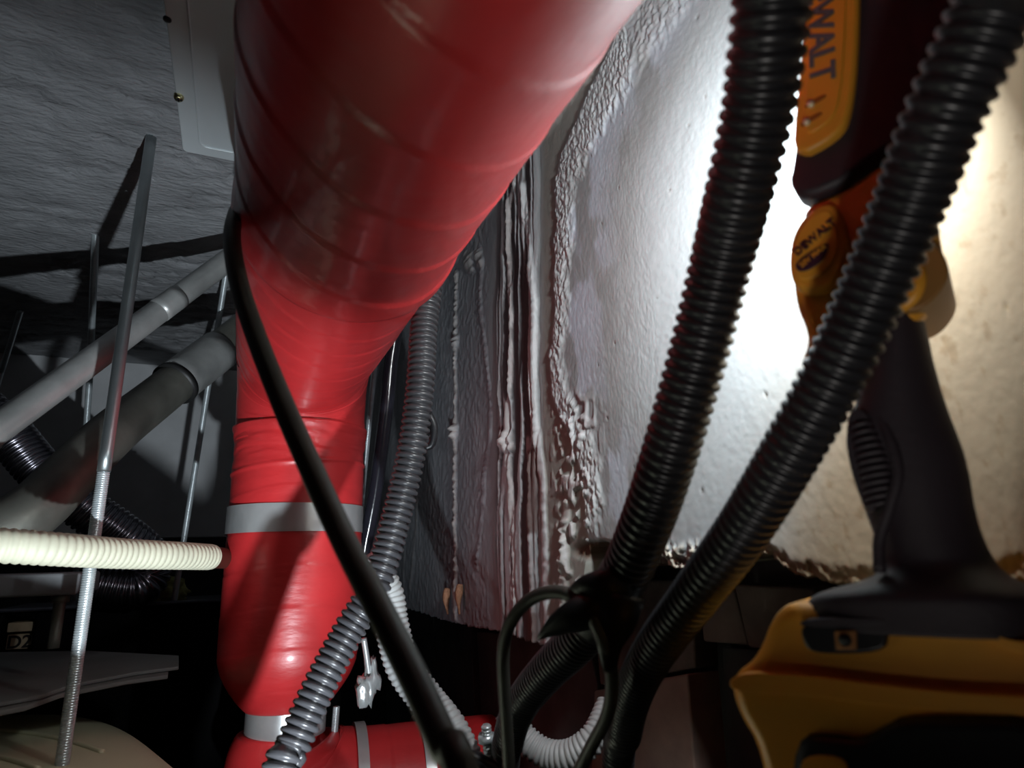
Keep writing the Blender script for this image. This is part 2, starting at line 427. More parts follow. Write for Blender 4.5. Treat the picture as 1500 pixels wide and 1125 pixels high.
# ------------------------------------------------------------------ big red pipe
PX, PZ, PR = .0647, .267, .085
RX, RY = .071, .915
red = empty('red_pipe', (RX, RY, -.18), 'large red tape-wrapped insulated pipe running overhead and bending down, with a foil band', 'pipe')
def wrap(pitch, amp, skew, seed, wr=None):
    def fn(s, th):
        q = (s+skew*np.sin(th+seed)+.006*np.sin(2*th+seed*2)+.004*(noise(th*2, s*3, seed)-.5))/pitch
        saw = q-np.floor(q)
        r = PR+amp*(1-saw)*sstep(0, .03, saw)
        r = r+.0012*(fbm(th*1.2, s*16, seed)-.5)+.0005*(fbm(th*3, s*130, seed+3)-.5)
        if wr is not None: r = r+wr(s, th)
        return r
    return fn
YF = float(on(500, 462, 2, PZ-PR)[1])                            # the deep overlap fold
V, Fs = tube_geo([(PX, -.25, PZ), (PX, YF, PZ)], wrap(.062, .0013, .020, 3, lambda s, t: .0006+.0034*sstep(YF+.21, YF+.25, s)), step=.0022, segs=120, curve=False)
obj('overhead_run', V, Fs, M_red, red)
BR = .092
arc = [(PX, YF-.004, PZ), (PX, (YF+RY-BR)/2, PZ)]
for a in np.linspace(0, 90, 9):
    arc.append((PX+(RX-PX)*a/90, RY-BR+BR*math.sin(math.radians(a)), PZ-BR+BR*math.cos(math.radians(a))))
arc.append((RX, RY, PZ-BR-.02))
V, Fs = tube_geo(arc, wrap(.045, .0006, .026, 9, lambda s, t: -.0012*(1-sstep(.01, .05, s))), step=.0022, segs=120)
obj('elbow', V, Fs, M_red, red)
ZB = -.105
def rise(s, th):
    z = (PZ-BR)-s
    w = .0022*np.exp(-((z-.150)/.028)**2)*(fbm(th*1.5, z*150+1.5*np.sin(th*2), 14)-.5)*2
    w = w+.0035*np.exp(-((z-.175)/.012)**2)
    w = w+.0018*np.exp(-((z-.118-.008*np.sin(th+1))/.0022)**2)
    return w
def rise_r(s, th):
    z = (PZ-BR)-s
    base = wrap(.048, .0006, .012, 12, rise)(s, th)
    t = np.clip((ZB-z)/.07, 0, 1)
    return base*(1-.42*t*t)
V, Fs = tube_geo([(RX, RY, PZ-BR), (RX+.002, RY, ZB-.07)], rise_r, step=.0018, segs=120, curve=False)
obj('riser', V, Fs, M_red, red)
zt = float(on(437, 736, 1, RY-PR)[2]); zl = float(on(437, 778, 1, RY-PR)[2])
band = tube('foil_band', [(RX, RY, zt), (RX, RY, zl)], lambda s, t: PR+.0020+.0007*(t > 3.9)*(t < 4.9)+.0004*(fbm(t*7, s*30, 5)-.5), M_foil, red, step=.002, segs=200, curve=False, caps=False)
tube('neck', [(RX+.002, RY, ZB-.066), (RX+.002, RY, ZB-.10)], .048, M_foil, red, step=.005, segs=48, curve=False)
# lower branch
low = empty('red_branch_pipe', (RX+.1, RY-.02, -.40), 'lower red taped pipe branching sideways under the foil neck, with foil bands', 'pipe')
zc = ZB-.10-.083
lp = [(RX-.004, RY, ZB-.098), (RX-.004, RY, zc+.06), (RX+.02, RY-.004, zc+.02), (RX+.075, RY-.01, zc), (.34, RY-.02, zc-.005)]
V, Fs = tube_geo(lp, lambda s, th: (.048+.034*sstep(0, .05, s))+.0008*(fbm(th*2, s*60, 3)-.5)+.0008*((s*22) % 1), step=.0025, segs=80)
obj('branch_wrap', V, Fs, M_red, low)
for x, w in ((RX+.085, .013), (RX+.165, .013)):
    tube('foil_band', [(x, RY-.011, zc), (x+w, RY-.012, zc)], .0865, M_foil, low, step=.003, segs=80, curve=False, caps=False)

# ------------------------------------------------------------------ conduits
def hose(name, pts, dia, m, label, cat='hose', pitch=.2, depth=.07, segs=32, group=None, parent=None, n=8, sharp=1.0, up=None, down=None):
    P = [W(*p) for p in pts]
    if up is not None: P = [P[0]+np.array(up), P[0]+np.array(up)*.45+(P[0]-P[1])*.15]+P
    if down is not None: P = P+[P[-1]+np.array(down)]
    o = tube(name, P, ribbed(dia/2, dia*pitch, dia*depth, sharp), m, parent, step=dia*pitch/n, segs=segs)
    if label: tag(o, label, cat, group)
    return o
k = 24.2
hose('corrugated_conduit', [(1152, -150, .185), (1138, -60, .20), (1124, 60, .212), (1110, 160, .225), (1085, 270, .24), (1055, 390, .262), (1022, 520, .275), (985, 650, .288), (947, 765, .31), (905, 860, .345),
      (850, 935, .385), (800, 985, .43), (762, 1035, .48), (745, 1085, .52), (738, 1160, .56)], .026, M_hose,
     'black ribbed conduit crossing the bright wall, bound with tape near its lower end', 'conduit', up=(.12, -.08, .28), down=(-.02, .0, -.25))
H2 = [(1500, -150, .185), (1462, -10, .20), (1382, 168, .215), (1335, 290, .232), (1287, 405, .247), (1225, 540, .263), (1150, 675, .283), (1085, 780, .31), (1018, 872, .345), (962, 948, .385),
      (930, 1010, .43), (915, 1070, .47), (905, 1160, .51)]
hose('corrugated_conduit', [(a_, b_, c_*.86) for a_, b_, c_ in H2], .026*.86, M_hose,
     'black ribbed conduit passing right in front of the yellow work light', 'conduit', up=(.01, -.10, .30), down=(.0, .03, -.25))
hose('corrugated_conduit', [(628, 330, .66), (630, 400, .62), (621, 480, .60), (616, 560, .58), (605, 650, .565), (585, 740, .55), (553, 850, .52), (510, 925, .50), (468, 1005, .475), (428, 1095, .45), (400, 1165, .43)],
     .0262, M_hosegrey, 'black ribbed conduit hanging between the red riser and the streaked wall', 'conduit', down=(-.05, -.05, -.2), pitch=.235, depth=.11, n=9, sharp=.8)
hose('grey_corrugated_hose', [(540, 815, .62), (566, 868, .62), (574, 915, .61), (590, 975, .6), (625, 1025, .59), (662, 1075, .57), (697, 1150, .55)], .033, M_palegrey,
     'pale grey ribbed hose curving out from under the thick black cable', 'hose', pitch=.16, depth=.04)
hose('grey_corrugated_hose', [(742, 1040, .60), (765, 1078, .59), (800, 1104, .58), (838, 1104, .57), (872, 1078, .57), (893, 1035, .59)], .026, M_palegrey,
     'pale grey ribbed hose sagging in a U beneath the taped conduit', 'hose', pitch=.2, depth=.06)
cr_ = empty('cream_hose', W(150, 812, .57), 'cream ribbed drain hose lying across at left with a brown end fitting', 'hose')
hose('hose_body', [(-80, 797, .50), (0, 799, .523), (90, 805, .56), (180, 811, .62), (260, 814, .68), (309, 816, .735)], .029, M_cream, None, parent=cr_, pitch=.235, depth=.035)
tube('end_fitting', [W(307, 816, .733), W(331, 818, .80)], .0125, M_brown, cr_, step=.004, curve=False)

# steel conduits on the left
ca = empty('steel_conduit', W(180, 500, .75), 'thin galvanised steel conduit rising diagonally at upper left', 'pipe')
tube('conduit_tube', [W(372, 353, .96), W(250, 443, .86), W(100, 553, .72), W(-60, 668, .62)], .0155, M_steel, ca, step=.01, segs=32)
tube('coupling', [W(262, 434, .868), W(232, 456, .843)], .0162, M_steel, ca, step=.01, segs=32)
cb_ = empty('thick_steel_conduit', W(180, 640, .8), 'thick dark steel conduit with a coupling, bending down at left', 'pipe')
PB = [(395, 455, 1.10), (350, 490, 1.06), (290, 536, .98), (210, 598, .87), (150, 648, .78), (100, 698, .72), (52, 745, .67), (-5, 780, .64), (-80, 805, .62)]
tube('conduit_tube', [W(*p) for p in PB], lambda s, t: .0290+.0003*np.sin(t*3+s*40), M_steeldark, cb_, step=.006, segs=48)
tube('coupling', [W(321, 513, 1.022), W(256, 562, .935)], .0325, M_steel, cb_, step=.02, segs=48, curve=False)
tube('coupling_ring', [W(260, 559, .94), W(254, 564, .932)], .0335, mat('ring_dark', (.05, .05, .05), .5, .6), cb_, step=.01, segs=48, curve=False)

fx = [(-40, 585, 1.0), (10, 632, 1.0), (60, 690, 1.0), (120, 742, 1.0), (172, 778, 1.02), (212, 810, 1.05), (220, 838, 1.06), (200, 862, 1.04), (140, 858, 1.02)]
tag(tube('ribbed_duct', [W(*p) for p in fx], ribbed(.033, .0085, .004, .7), M_flex, step=.0012, segs=32),
    'dark ribbed metal duct slanting behind the steel conduits at left', 'duct')

# ------------------------------------------------------------------ threaded rods
def rod(pts, dia, label, pitch=.0018, m=M_zinc, nut=True, group=None):
    P = [np.array(p) for p in pts]; e = empty('threaded_rod', P[0], label, 'rod', group)
    L = sum(np.linalg.norm(P[i+1]-P[i]) for i in range(len(P)-1))
    n = 4
    tube('rod_shaft', P, lambda s, t: dia/2-.00045*(.5+.5*np.cos(2*np.pi*s/pitch-t)), m, e, step=pitch/n, segs=12, curve=False)
    return e
topA = on(222, 198, 2, CEIL+.002)
ra = rod([topA, W(90, 1125, .555), W(78, 1210, .535)], .0118, 'long bright threaded steel rod in front, crossing the whole left side', .0022)
tube('sleeve', [topA*1.0+np.array([0, 0, -.004]), W(152, 690, .612)], .0060, mat('sleeve_zinc', (.40, .44, .45), .35, .9), ra, step=.02, segs=20, curve=False)
rod([on(332, 396, 2, CEIL), W(306, 560, 1.105), W(240, 975, 1.07)], .0100, 'slim dark threaded rod hanging in front of the pale back wall by the riser', .002, M_zinc)
rod([on(140, 342, 2, CEIL+.003), W(131, 560, 1.14), W(112, 830, 1.16), W(104, 950, 1.16)], .0108, 'grey threaded rod fixed in the pitted slab, casting a slanted shadow', .002)
rod([on(30, 455, 2, CEIL+.002), W(2, 545, 1.40), W(-20, 620, 1.38)], .0112, 'short grey threaded rod at the far left edge under the slab', .002)
rod([W(552, 500, 1.03), W(531, 720, 1.03), W(522, 860, 1.03)], .0095, 'silver threaded rod close behind the red riser on its right', .002)
rod([W(493, 1035, .80), W(482, 1170, .78)], .0088, 'silver threaded rod hanging in front of the lower red branch pipe', .0018)
tag(tube('black_pipe', [W(590, 430, .98), W(574, 520, .97), W(566, 600, .96), W(550, 720, .95), W(530, 830, .94), W(520, 930, .93)], .0105, M_gloss, step=.006),
    'glossy black plastic pipe hanging between the riser and the ribbed conduit', 'pipe')
# small clip behind the conduit
clip = empty('cable_clip', W(630, 630, .60), 'small black plastic clip behind the ribbed conduit beside the wall', 'clip')
V, Fs = tube_geo([W(628, 606, .60), W(636, 625, .60), W(633, 650, .60), W(622, 656, .60)], .0035, step=.003, segs=10); obj('clip_loop', V, Fs, M_black, clip)
V, Fs = tube_geo([W(620, 620, .61), W(634, 640, .605)], .0045, step=.003, segs=8); obj('clip_body', V, Fs, M_black, clip)

# ------------------------------------------------------------------ cables and tape
tag(tube('black_cable', [W(362, 286, .66), W(351, 300, .56), W(344, 318, .47), W(340, 352, .42), (W(350, 415, .38)), W(378, 500, .345), W(418, 600, .315), W(462, 700, .29), W(508, 800, .27), W(560, 900, .247),
     W(612, 1005, .228), W(655, 1100, .212), W(690, 1180, .20), W(690, 1180, .20)+np.array([.03, -.05, -.16])], .0056, M_cable, step=.004, segs=24),
    'thick black rubber cable running diagonally across the red riser', 'cable')
tag(tube('looped_cable', [W(748, 1160, .36), W(742, 1060, .36), (W(737, 960, .355)), W(748, 912, .35), W(778, 877, .345), W(818, 867, .335), W(852, 883, .325), W(880, 930, .320), W(896, 990, .33), W(890, 1045, .34), W(868, 1090, .35), W(832, 1160, .36)],
     .0036, M_cable, step=.003, segs=18), 'thin black cable looping over beside the taped conduit', 'cable')
tag(tube('short_black_cable', [W(650, 1098, .5), W(690, 1108, .5), W(730, 1130, .5), W(760, 1160, .5)], .005, M_black, step=.004, segs=16),
    'short black cable crossing the pale grey hose at the bottom edge', 'cable')
tp = empty('electrical_tape', W(895, 880, .33), 'black electrical tape wound around the conduit with a loose pointed tail', 'tape')
def tape_r(s, t): return .0150+.0012*np.sin(t*2+s*60)+.0016*(fbm(t*2, s*120, 4)-.5)
tube('winding', [W(922, 826, .333), W(905, 858, .345), W(884, 893, .36), W(872, 915, .37)], lambda s, t: tape_r(s, t)*(.93+.0*s), M_tape, tp, step=.002, segs=40)
def ribbon(name, cent, wid, m, parent, th=.0006, nrm=None):
    C, s = smooth_path([W(*c) for c in cent], .003); T = np.gradient(C, axis=0); T /= np.linalg.norm(T, axis=1)[:, None]
    view = C/np.linalg.norm(C, axis=1)[:, None]
    S = np.cross(T, view); S /= np.linalg.norm(S, axis=1)[:, None]
    w = np.interp(s/s[-1], np.linspace(0, 1, len(wid)), wid)[:, None]
    S = S+.35*view*np.sin(s*60)[:, None]
    rows = []
    for q in (-1, -.5, 0, .5, 1): rows.append(C+S*w*q+view*(.004*(q*q))*(w/.01))
    A = np.stack(rows, 1); Bk = A+view[:, None]*th
    G = np.concatenate([A, Bk[:, ::-1]], 1); n = len(s)
    Fs = grid_faces(n, 10, True).tolist(); Fs += [list(range(10))[::-1], [(n-1)*10+i for i in range(10)]]
    return obj(name, G.reshape(-1, 3), Fs, m, parent)
ribbon('loose_tail', [(905, 880, .322), (870, 893, .318), (835, 905, .318), (808, 920, .322), (788, 936, .326)], [.012, .0095, .008, .005, .0008], M_tape, tp)
ribbon('tape_flap', [(925, 855, .322), (890, 858, .318), (858, 862, .32), (830, 872, .33)], [.010, .009, .006, .002], M_tape, tp)
ribbon('hanging_tape', [(905, 870, .318), (900, 905, .316), (893, 945, .318), (893, 985, .322)], [.014, .011, .006, .003], M_tape, tp)

# ------------------------------------------------------------------ sheet-metal cover at upper left
HD = .40
fl = on(268, 222, 2, HD); x0 = fl[0]; y1 = fl[1]
dc = empty('sheet_metal_duct', (x0+.05, .3, HD), 'flat galvanised steel duct cover with folded rim under the slab, beside the red pipe', 'duct')
def rrect(x0, x1, y0, y1, r, n=5):
    pts = []
    for cx_, cy_, a in ((x1-r, y0+r, -90), (x1-r, y1-r, 0), (x0+r, y1-r, 90), (x0+r, y0+r, 180)):
        for k_ in range(n): t = math.radians(a+90*k_/(n-1)); pts.append((cx_+r*math.cos(t), cy_+r*math.sin(t)))
    return pts
def prism(pts, z0, z1):
    n = len(pts); V = [(x, y, z0) for x, y in pts]+[(x, y, z1) for x, y in pts]
    return np.array(V), [list(range(n))[::-1], list(range(n, 2*n))]+[[i, (i+1) % n, (i+1) % n+n, i+n] for i in range(n)]
V, Fs = prism(rrect(x0, .012, .02, y1, .005), HD, HD+.05); obj('duct_body', V, Fs, M_sheet, dc, smooth=False, bevel=.001)
rim = [(a, b, HD-.0003) for a, b in rrect(x0+.016, .0, .035, y1-.016, .007, 6)]
V, Fs = tube_geo(rim+[rim[0]], .0009, step=.004, segs=6, curve=False, caps=False); obj('pressed_rim', V, Fs, M_sheet, dc)
sc = on(262, 141, 2, HD)
V1 = tube_geo([(sc[0], sc[1], HD+.001), (sc[0], sc[1], HD-.0035)], lambda s, t: .0042-.5*np.clip(s-.0028, 0, 1), step=.0006, segs=16, curve=False)
scr = obj('screw', *V1, M_screw, dc)
V1 = merge([box_geo(sc[0]-.003, sc[0]+.003, sc[1]-.0006, sc[1]+.0006, HD-.0040, HD-.0030), box_geo(sc[0]-.0006, sc[0]+.0006, sc[1]-.003, sc[1]+.003, HD-.0040, HD-.0030)])
obj('screw_slot', *V1, M_ink, scr, smooth=False)
s2 = on(245, 28, 2, HD)
V1 = tube_geo([(s2[0], s2[1], HD+.0004), (s2[0], s2[1], HD-.0008)], .0030, step=.0006, segs=16, curve=False); obj('bolt_hole', *V1, M_ink, dc)

# ------------------------------------------------------------------ lower-left clutter
tray = empty('grey_tray', W(60, 870, .85), 'grey sheet-metal tray just beneath the cream hose at far left', 'tray')
c = on(118, 838, 1, .86); zt_ = c[2]; zb_ = on(118, 871, 1, .86)[2]
box('tray_body', (-.75, c[0], .86, .98, zb_, zt_), M_duct, tray, bevel=.003)
V1 = tube_geo([(c[0]-.018, .875, zb_+.001), (c[0]-.018, .875, zb_-.055)], .006, step=.01, segs=16, curve=False); obj('drop_leg', *V1, M_steeldark, tray)
V1 = tube_geo([(c[0]-.018, .875, zb_+.001), (c[0]-.018, .875, zb_-.008)], .009, step=.01, segs=6, curve=False); obj('hex_nut', *V1, M_steeldark, tray)

YB = 1.26
tz = float(on(280, 884, 1, YB)[2])
cas = empty('black_casing', (-.35, YB+.1, tz-.3), 'glossy black unit casing behind the riser, with a square opening', 'casing')
ox0 = on(3, 930, 1, YB)[0]; ox1 = on(46, 930, 1, YB)[0]; oz0 = on(25, 955, 1, YB)[2]; oz1 = on(25, 903, 1, YB)[2]
for nm, b in (('casing_panel', (ox1, .05, YB, YB+.16, tz-.34, tz)), ('casing_panel', (-1.0, ox0, YB, YB+.16, tz-.34, tz)),
              ('casing_panel', (ox0, ox1, YB, YB+.16, oz1, tz)), ('casing_panel', (ox0, ox1, YB, YB+.16, tz-.34, oz0))):
    box(nm, b, M_box, cas, bevel=.006)
box('top_film', (-.33, .03, YB-.012, YB+.15, tz, tz+.006), M_slate, cas, bevel=.003)
cd = empty('cream_box', ((ox0+ox1)/2, YB+.1, oz0), 'small cream cardboard box with handwriting seen through the casing opening', 'box')
zm = oz0+.62*(oz1-oz0)
box('box_body', (ox0+.002, ox1-.002, YB+.02, YB+.10, oz0+.002, zm-.008), M_card, cd, bevel=.001)
box('box_lid', (ox0+.002, ox1-.002, YB+.012, YB+.10, zm-.004, zm+.010), M_card, cd, bevel=.001)
def text_obj(name, s, M4, size, m, parent, ext=.0004):
    cu = bpy.data.curves.new(name, 'FONT'); cu.body = s; cu.size = size; cu.extrude = ext; cu.align_x = 'CENTER'; cu.align_y = 'CENTER'; cu.offset = size*.02
    t = bpy.data.objects.new('tmp', cu); COL.objects.link(t)
    bpy.context.view_layer.update()
    me = bpy.data.meshes.new_from_object(t.evaluated_get(bpy.context.evaluated_depsgraph_get()))
    bpy.data.objects.remove(t)
    me.transform(Matrix.Translation([-v for v in wloc(parent)]) @ M4)
    me.materials.clear(); me.materials.append(m); me.name = name
    o = bpy.data.objects.new(name, me); COL.objects.link(o); o.parent = parent
    return o
Mt = Matrix(((1, 0, 0, (ox0+ox1)/2), (0, 0, 1, YB+.0192), (0, 1, 0, (oz0+zm)/2-.004), (0, 0, 0, 1)))
text_obj('handwriting', 'D2', Mt, .026, M_ink, cd)

# foam lump
def blob(name, c, r, m, seed, n=28, amp=.35, parent=None, sq=(1, 1, 1)):
    th = np.linspace(0, np.pi, n); ph = np.linspace(0, 2*np.pi, n*2, endpoint=False)
    A, B_ = np.meshgrid(th, ph, indexing='ij')
    q = r*(1+amp*(fbm(A*2.2, np.abs(B_-np.pi)*2.2, seed)-.5)*2)
    V = np.stack([q*np.sin(A)*np.cos(B_)*sq[0], q*np.sin(A)*np.sin(B_)*sq[1], q*np.cos(A)*sq[2]], -1).reshape(-1, 3)+np.array(c)
    return obj(name, V, grid_faces(n, n*2, True), m, parent)
fo = W(245, 848, 1.18); 
tag(blob('foam_lump', (fo[0], YB+.05, tz+.018), .040, M_foam, 4, amp=.5, sq=(1.2, .6, .62)), 'yellow-green spray foam lump lying on top of the black casing', 'foam')

# grey ceiling board and ridged beige cover, on a shelf of the space below
gb = empty('grey_board', W(80, 1000, .78), 'flat grey board lying under the black casing at lower left', 'board')
q = [W(-60, 972, .86), W(130, 950, .92), W(240, 962, .95), W(205, 985, .88), W(60, 1022, .80), W(-60, 1045, .75)]
q = [(a[0], a[1], -.115) for a in [on(a_, b_, 2, -.115) for a_, b_ in ((-60, 956), (130, 953), (262, 960), (262, 976), (200, 984), (110, 1001), (60, 1018), (-60, 1040))]]
V, Fs = prism([(a, b) for a, b, _ in q][::-1], -.119, -.115); obj('board_sheet', V, Fs, M_board, gb, smooth=False, bevel=.001)
V, Fs = prism([(a*.97-.01, b*.97) for a, b, _ in q][::-1], -.124, -.1195); obj('board_backing', V, Fs, M_board, gb, smooth=False, bevel=.001)

bc = W(60, 1110, .66)
bg = empty('beige_cover', (bc[0], bc[1], -.34), 'ridged beige plastic cover in the bottom left corner', 'cover')
nu, nv = 90, 120
hx, hy, hz = .25, .37, .10
cc = np.array([-.285, .73, -.219])
thb = np.linspace(0, np.pi/2, nu); ph = np.linspace(0, 2*np.pi, nv, endpoint=False)
A, B_ = np.meshgrid(thb, ph, indexing='ij')
def spow(v, e): return np.sign(v)*np.abs(v)**e
rx = np.sin(A)**.8
x = hx*rx*spow(np.cos(B_), .62); y = hy*rx*spow(np.sin(B_), .62); z = 1.14*hz*np.cos(A)**.5
z = z*.5
rr = np.hypot(x/hx, y/hy)
ca, sa = math.cos(.32), math.sin(.32)
V = np.stack([x*ca-y*sa, x*sa+y*ca, z], -1).reshape(-1, 3)+cc
skirt = V[-nv:].copy(); skirt[:, 2] -= .1; V = np.vstack([V, skirt])
obj('cover_shell', V, grid_faces(nu+1, nv, True)[:, ::-1], M_beige, bg)
for ax_, ay_ in ((.25, .43), (.19, .33), (.12, .23)):
    pts = []
    for t in np.radians(np.linspace(125, 25, 14)):
        xx = -.04+ax_*math.cos(t); yy = -.20+ay_*math.sin(t)
        rho = ((abs(xx)/hx)**3.226+(abs(yy)/hy)**3.226)**(1/3.226)
        if rho > .97: continue
        aa = math.asin(rho**1.25)
        pts.append(cc+np.array([xx*ca-yy*sa, xx*sa+yy*ca, 1.14*hz*.5*math.cos(aa)**.5+.0008]))
    tube('moulded_ridge', pts, .0026, M_beige, bg, step=.005, segs=8)

# bolt and foil scrap low between the pipes
bt = empty('anchor_bolt', W(716, 1080, .55), 'small bright anchor bolt standing below the streaked wall', 'bolt')
V1 = tube_geo([W(712, 1062, .55), W(716, 1110, .55)], lambda s, t: .0040-.0006*np.cos(2*np.pi*s/.003), step=.0006, segs=12, curve=False); obj('bolt_shank', *V1, M_zinc, bt)
V1 = tube_geo([W(712, 1076, .55), W(713, 1086, .55)], .0075, step=.01, segs=6, curve=False); obj('hex_nut', *V1, M_zinc, bt)
tag(blob('foil_scrap', W(541, 1000, .66), .013, M_foil, 8, n=14, amp=.9, sq=(.8, .8, 1.4)), 'crumpled scrap of foil hanging beside the ribbed conduit at the bottom', 'foil')
tag(tube('foil_strip', [W(533, 935, .66), W(537, 960, .66), W(541, 990, .66)], .003, M_foil, step=.003, segs=8), 'thin twisted foil strip above the crumpled scrap', 'foil')

# ------------------------------------------------------------------ yellow and black work light
AZ = math.radians(60)
nrm = np.array([math.sin(AZ), math.cos(AZ), 0.]); uu = np.array([math.cos(AZ), -math.sin(AZ), 0.])
c0 = W(1290, 560, .238); pd = float(c0 @ nrm)
def LP(px, py, off=0.):
    r = R @ np.array([px-750, py-562.5, F]); t = pd/(r @ nrm); return r*t+nrm*off
lamp = empty('work_light', LP(1330, 1140, .03), 'yellow and black cordless work light standing in front of the wall', 'lamp')
def slab(name, pts, front, back, m, bevel, parent=lamp, segs=3, curve=True):
    P = np.array(pts, float)
    if curve:
        Q = np.vstack([P[-1:], P, P[:2]]); out = []
        for k_ in range(1, len(Q)-2):
            for t in (0, .33, .67):
                a, b, c_, d = Q[k_-1], Q[k_], Q[k_+1], Q[k_+2]
                out.append(.5*((2*b)+(-a+c_)*t*.9+(2*a-5*b+4*c_-d)*t*t*.9+(-a+3*b-3*c_+d)*t**3*.9+ (b-b)))
        P = np.array([b for b in out])
        # plain corner smoothing (Chaikin) of the given outline
        P = np.array(pts, float)
        for _ in range(2):
            N_ = np.roll(P, -1, 0); P = np.stack([.75*P+.25*N_, .25*P+.75*N_], 1).reshape(-1, 2)
    A = np.array([LP(a, b, front) for a, b in P]); B2 = np.array([LP(a, b)+nrm*back for a, b in P]); n = len(P)
    Fs = [list(range(n)), list(range(n, 2*n))[::-1]]+[[i, i+n, (i+1) % n+n, (i+1) % n] for i in range(n)]
    return obj(name, np.vstack([A, B2]), Fs, m, parent, smooth=True, bevel=bevel, segs=segs)
# head
slab('head_housing', [(1205, -230), (1440, -230), (1430, 20), (1390, 150), (1330, 200), (1292, 216), (1250, 246), (1232, 262), (1168, 288), (1149, 256), (1156, 240), (1180, 30)], .004, .020, M_rubber, .004)
slab('head_trim', [(1195, -230), (1262, -230), (1258, 60), (1247, 165), (1228, 200), (1160, 236), (1166, 150), (1180, 30)], -.001, .017, M_yel, .0025)
slab('trim_face', [(1202, -225), (1243, -225), (1240, 60), (1231, 155), (1217, 182), (1176, 206), (1180, 140), (1192, 20)], -.0022, .01, M_yel, .0008)
slab('lamp_lens', [(1190, -210), (1380, -210), (1340, 130), (1180, 170)], .020, .0225, M_lens, .001, curve=False)
def face_mat(px, py, off, ang, flip=False):
    """matrix placing flat text on the lamp's near face, baseline turned by ang degrees in the photograph"""
    p = LP(px, py, off); a = math.radians(ang)
    rx_ = uu*math.cos(a)+np.array([0, 0, 1.])*math.sin(a); up = -uu*math.sin(a)+np.array([0, 0, 1.])*math.cos(a); n_ = np.cross(rx_, up)
    return Matrix(((rx_[0], up[0], n_[0], p[0]), (rx_[1], up[1], n_[1], p[1]), (rx_[2], up[2], n_[2], p[2]), (0, 0, 0, 1)))
text_obj('lettering', 'DEWALT', face_mat(1203, 40, -.0026, -97), .0140, M_grey_ink, lamp)
for (a, b) in ((1197, 150), (1191, 176)):
    s_ = slab('slot', [(a-17, b+8), (a+14, b-10), (a+16, b-3), (a-15, b+14)], -.0026, .002, mat('slot_brown', (.30, .10, .01), .5), .0003)
    p = LP(a-7, b+8, -.003)
    V1 = tube_geo([p+nrm*.002, p-nrm*.0012], lambda s, t: .0014-.0*s, step=.0008, segs=14, curve=False); obj('rivet', *V1, mat('rivet_cream', (.85, .78, .55), .3, .3), lamp)
# neck and pivot
slab('neck', [(1170, 286), (1233, 262), (1290, 216), (1330, 205), (1362, 250), (1372, 330), (1385, 395), (1352, 445), (1300, 500), (1240, 545), (1180, 545), (1163, 522), (1174, 492), (1170, 468), (1157, 440), (1151, 400), (1153, 350), (1166, 318)], .008, .024, M_yel, .005)
pad = slab('badge_pad', [(1160, 330), (1182, 302), (1210, 288), (1228, 300), (1238, 335), (1240, 372), (1228, 405), (1200, 425), (1168, 425), (1152, 400), (1152, 360)], .003, .012, M_yel, .003)
slab('badge_face', [(1168, 335), (1188, 312), (1208, 302), (1220, 312), (1228, 345), (1222, 380), (1195, 405), (1168, 408), (1160, 390), (1161, 360)], .0018, .006, M_yel, .0008)
text_obj('lettering', 'DEWALT', face_mat(1192, 346, .0013, 30), .0048, M_purple, lamp)
slab('badge_label', [(1162, 382), (1212, 350), (1213, 362), (1205, 380), (1182, 395), (1166, 396)], .0012, .004, M_purple, .0004)
text_obj('lettering', '20V MAX', face_mat(1190, 374, .0006, 30), .0030, M_yel, lamp)
slab('pivot_knuckle', [(1325, 330), (1365, 345), (1388, 375), (1388, 405), (1362, 440), (1325, 455), (1300, 440)], .004, .050, mat('dark_amber', (.30, .15, .04), .5), .005)
V1 = tube_geo([LP(1318, 447, .003), LP(1338, 432, .001), LP(1346, 408, .001), LP(1340, 385, .003)], .0026, step=.002, segs=10); obj('pivot_rim', *V1, M_yel, lamp)
# handle, lofted
rows = [(440, 1272, 1342), (480, 1262, 1352), (520, 1250, 1360), (570, 1238, 1374), (600, 1228, 1384), (625, 1222, 1394), (660, 1228, 1408), (700, 1238, 1418), (740, 1252, 1424), (780, 1266, 1434),
        (815, 1276, 1450), (838, 1276, 1466), (852, 1262, 1486), (862, 1225, 1510), (868, 1195, 1530), (878, 1175, 1545), (892, 1168, 1552), (910, 1170, 1552), (925, 1178, 1552), (930, 1190, 1545)]
rws = np.array(rows, float)
yy = np.linspace(440, 930, 110); xl = np.interp(yy, rws[:, 0], rws[:, 1]); xr = np.interp(yy, rws[:, 0], rws[:, 2])
kern = np.ones(5)/5
xl = np.r_[xl[:2], np.convolve(xl, kern, 'valid'), xl[-2:]]; xr = np.r_[xr[:2], np.convolve(xr, kern, 'valid'), xr[-2:]]
G = []
for y_, a, b in zip(yy, xl, xr):
    L_ = LP(a, y_); R_ = LP(b, y_); cen = (L_+R_)/2+nrm*.022; h = np.linalg.norm(R_-L_)/2
    d_ = .016+.012*float(sstep(820, 880, y_))
    ring = []
    for t in np.linspace(0, 2*np.pi, 40, endpoint=False):
        ex = 1.0 if y_ < 800 else 1.0-.35*float(sstep(800, 880, y_))
        ring.append(cen+uu*h*float(spow(np.cos(t), ex))+nrm*d_*float(spow(np.sin(t), ex)))
    G.append(ring)
G = np.array(G); Fs = grid_faces(len(G), 40, True)[:, ::-1].tolist(); Fs += [list(range(40)), [(len(G)-1)*40+i for i in range(40)][::-1]]
hd = obj('handle', G.reshape(-1, 3), Fs, M_rubber, lamp)
gp = slab('grip_pad', [(1236, 600), (1256, 590), (1276, 615), (1290, 660), (1292, 700), (1280, 745), (1266, 752), (1246, 705), (1234, 655)], .0065, .02, M_rubber, .0015, parent=hd)
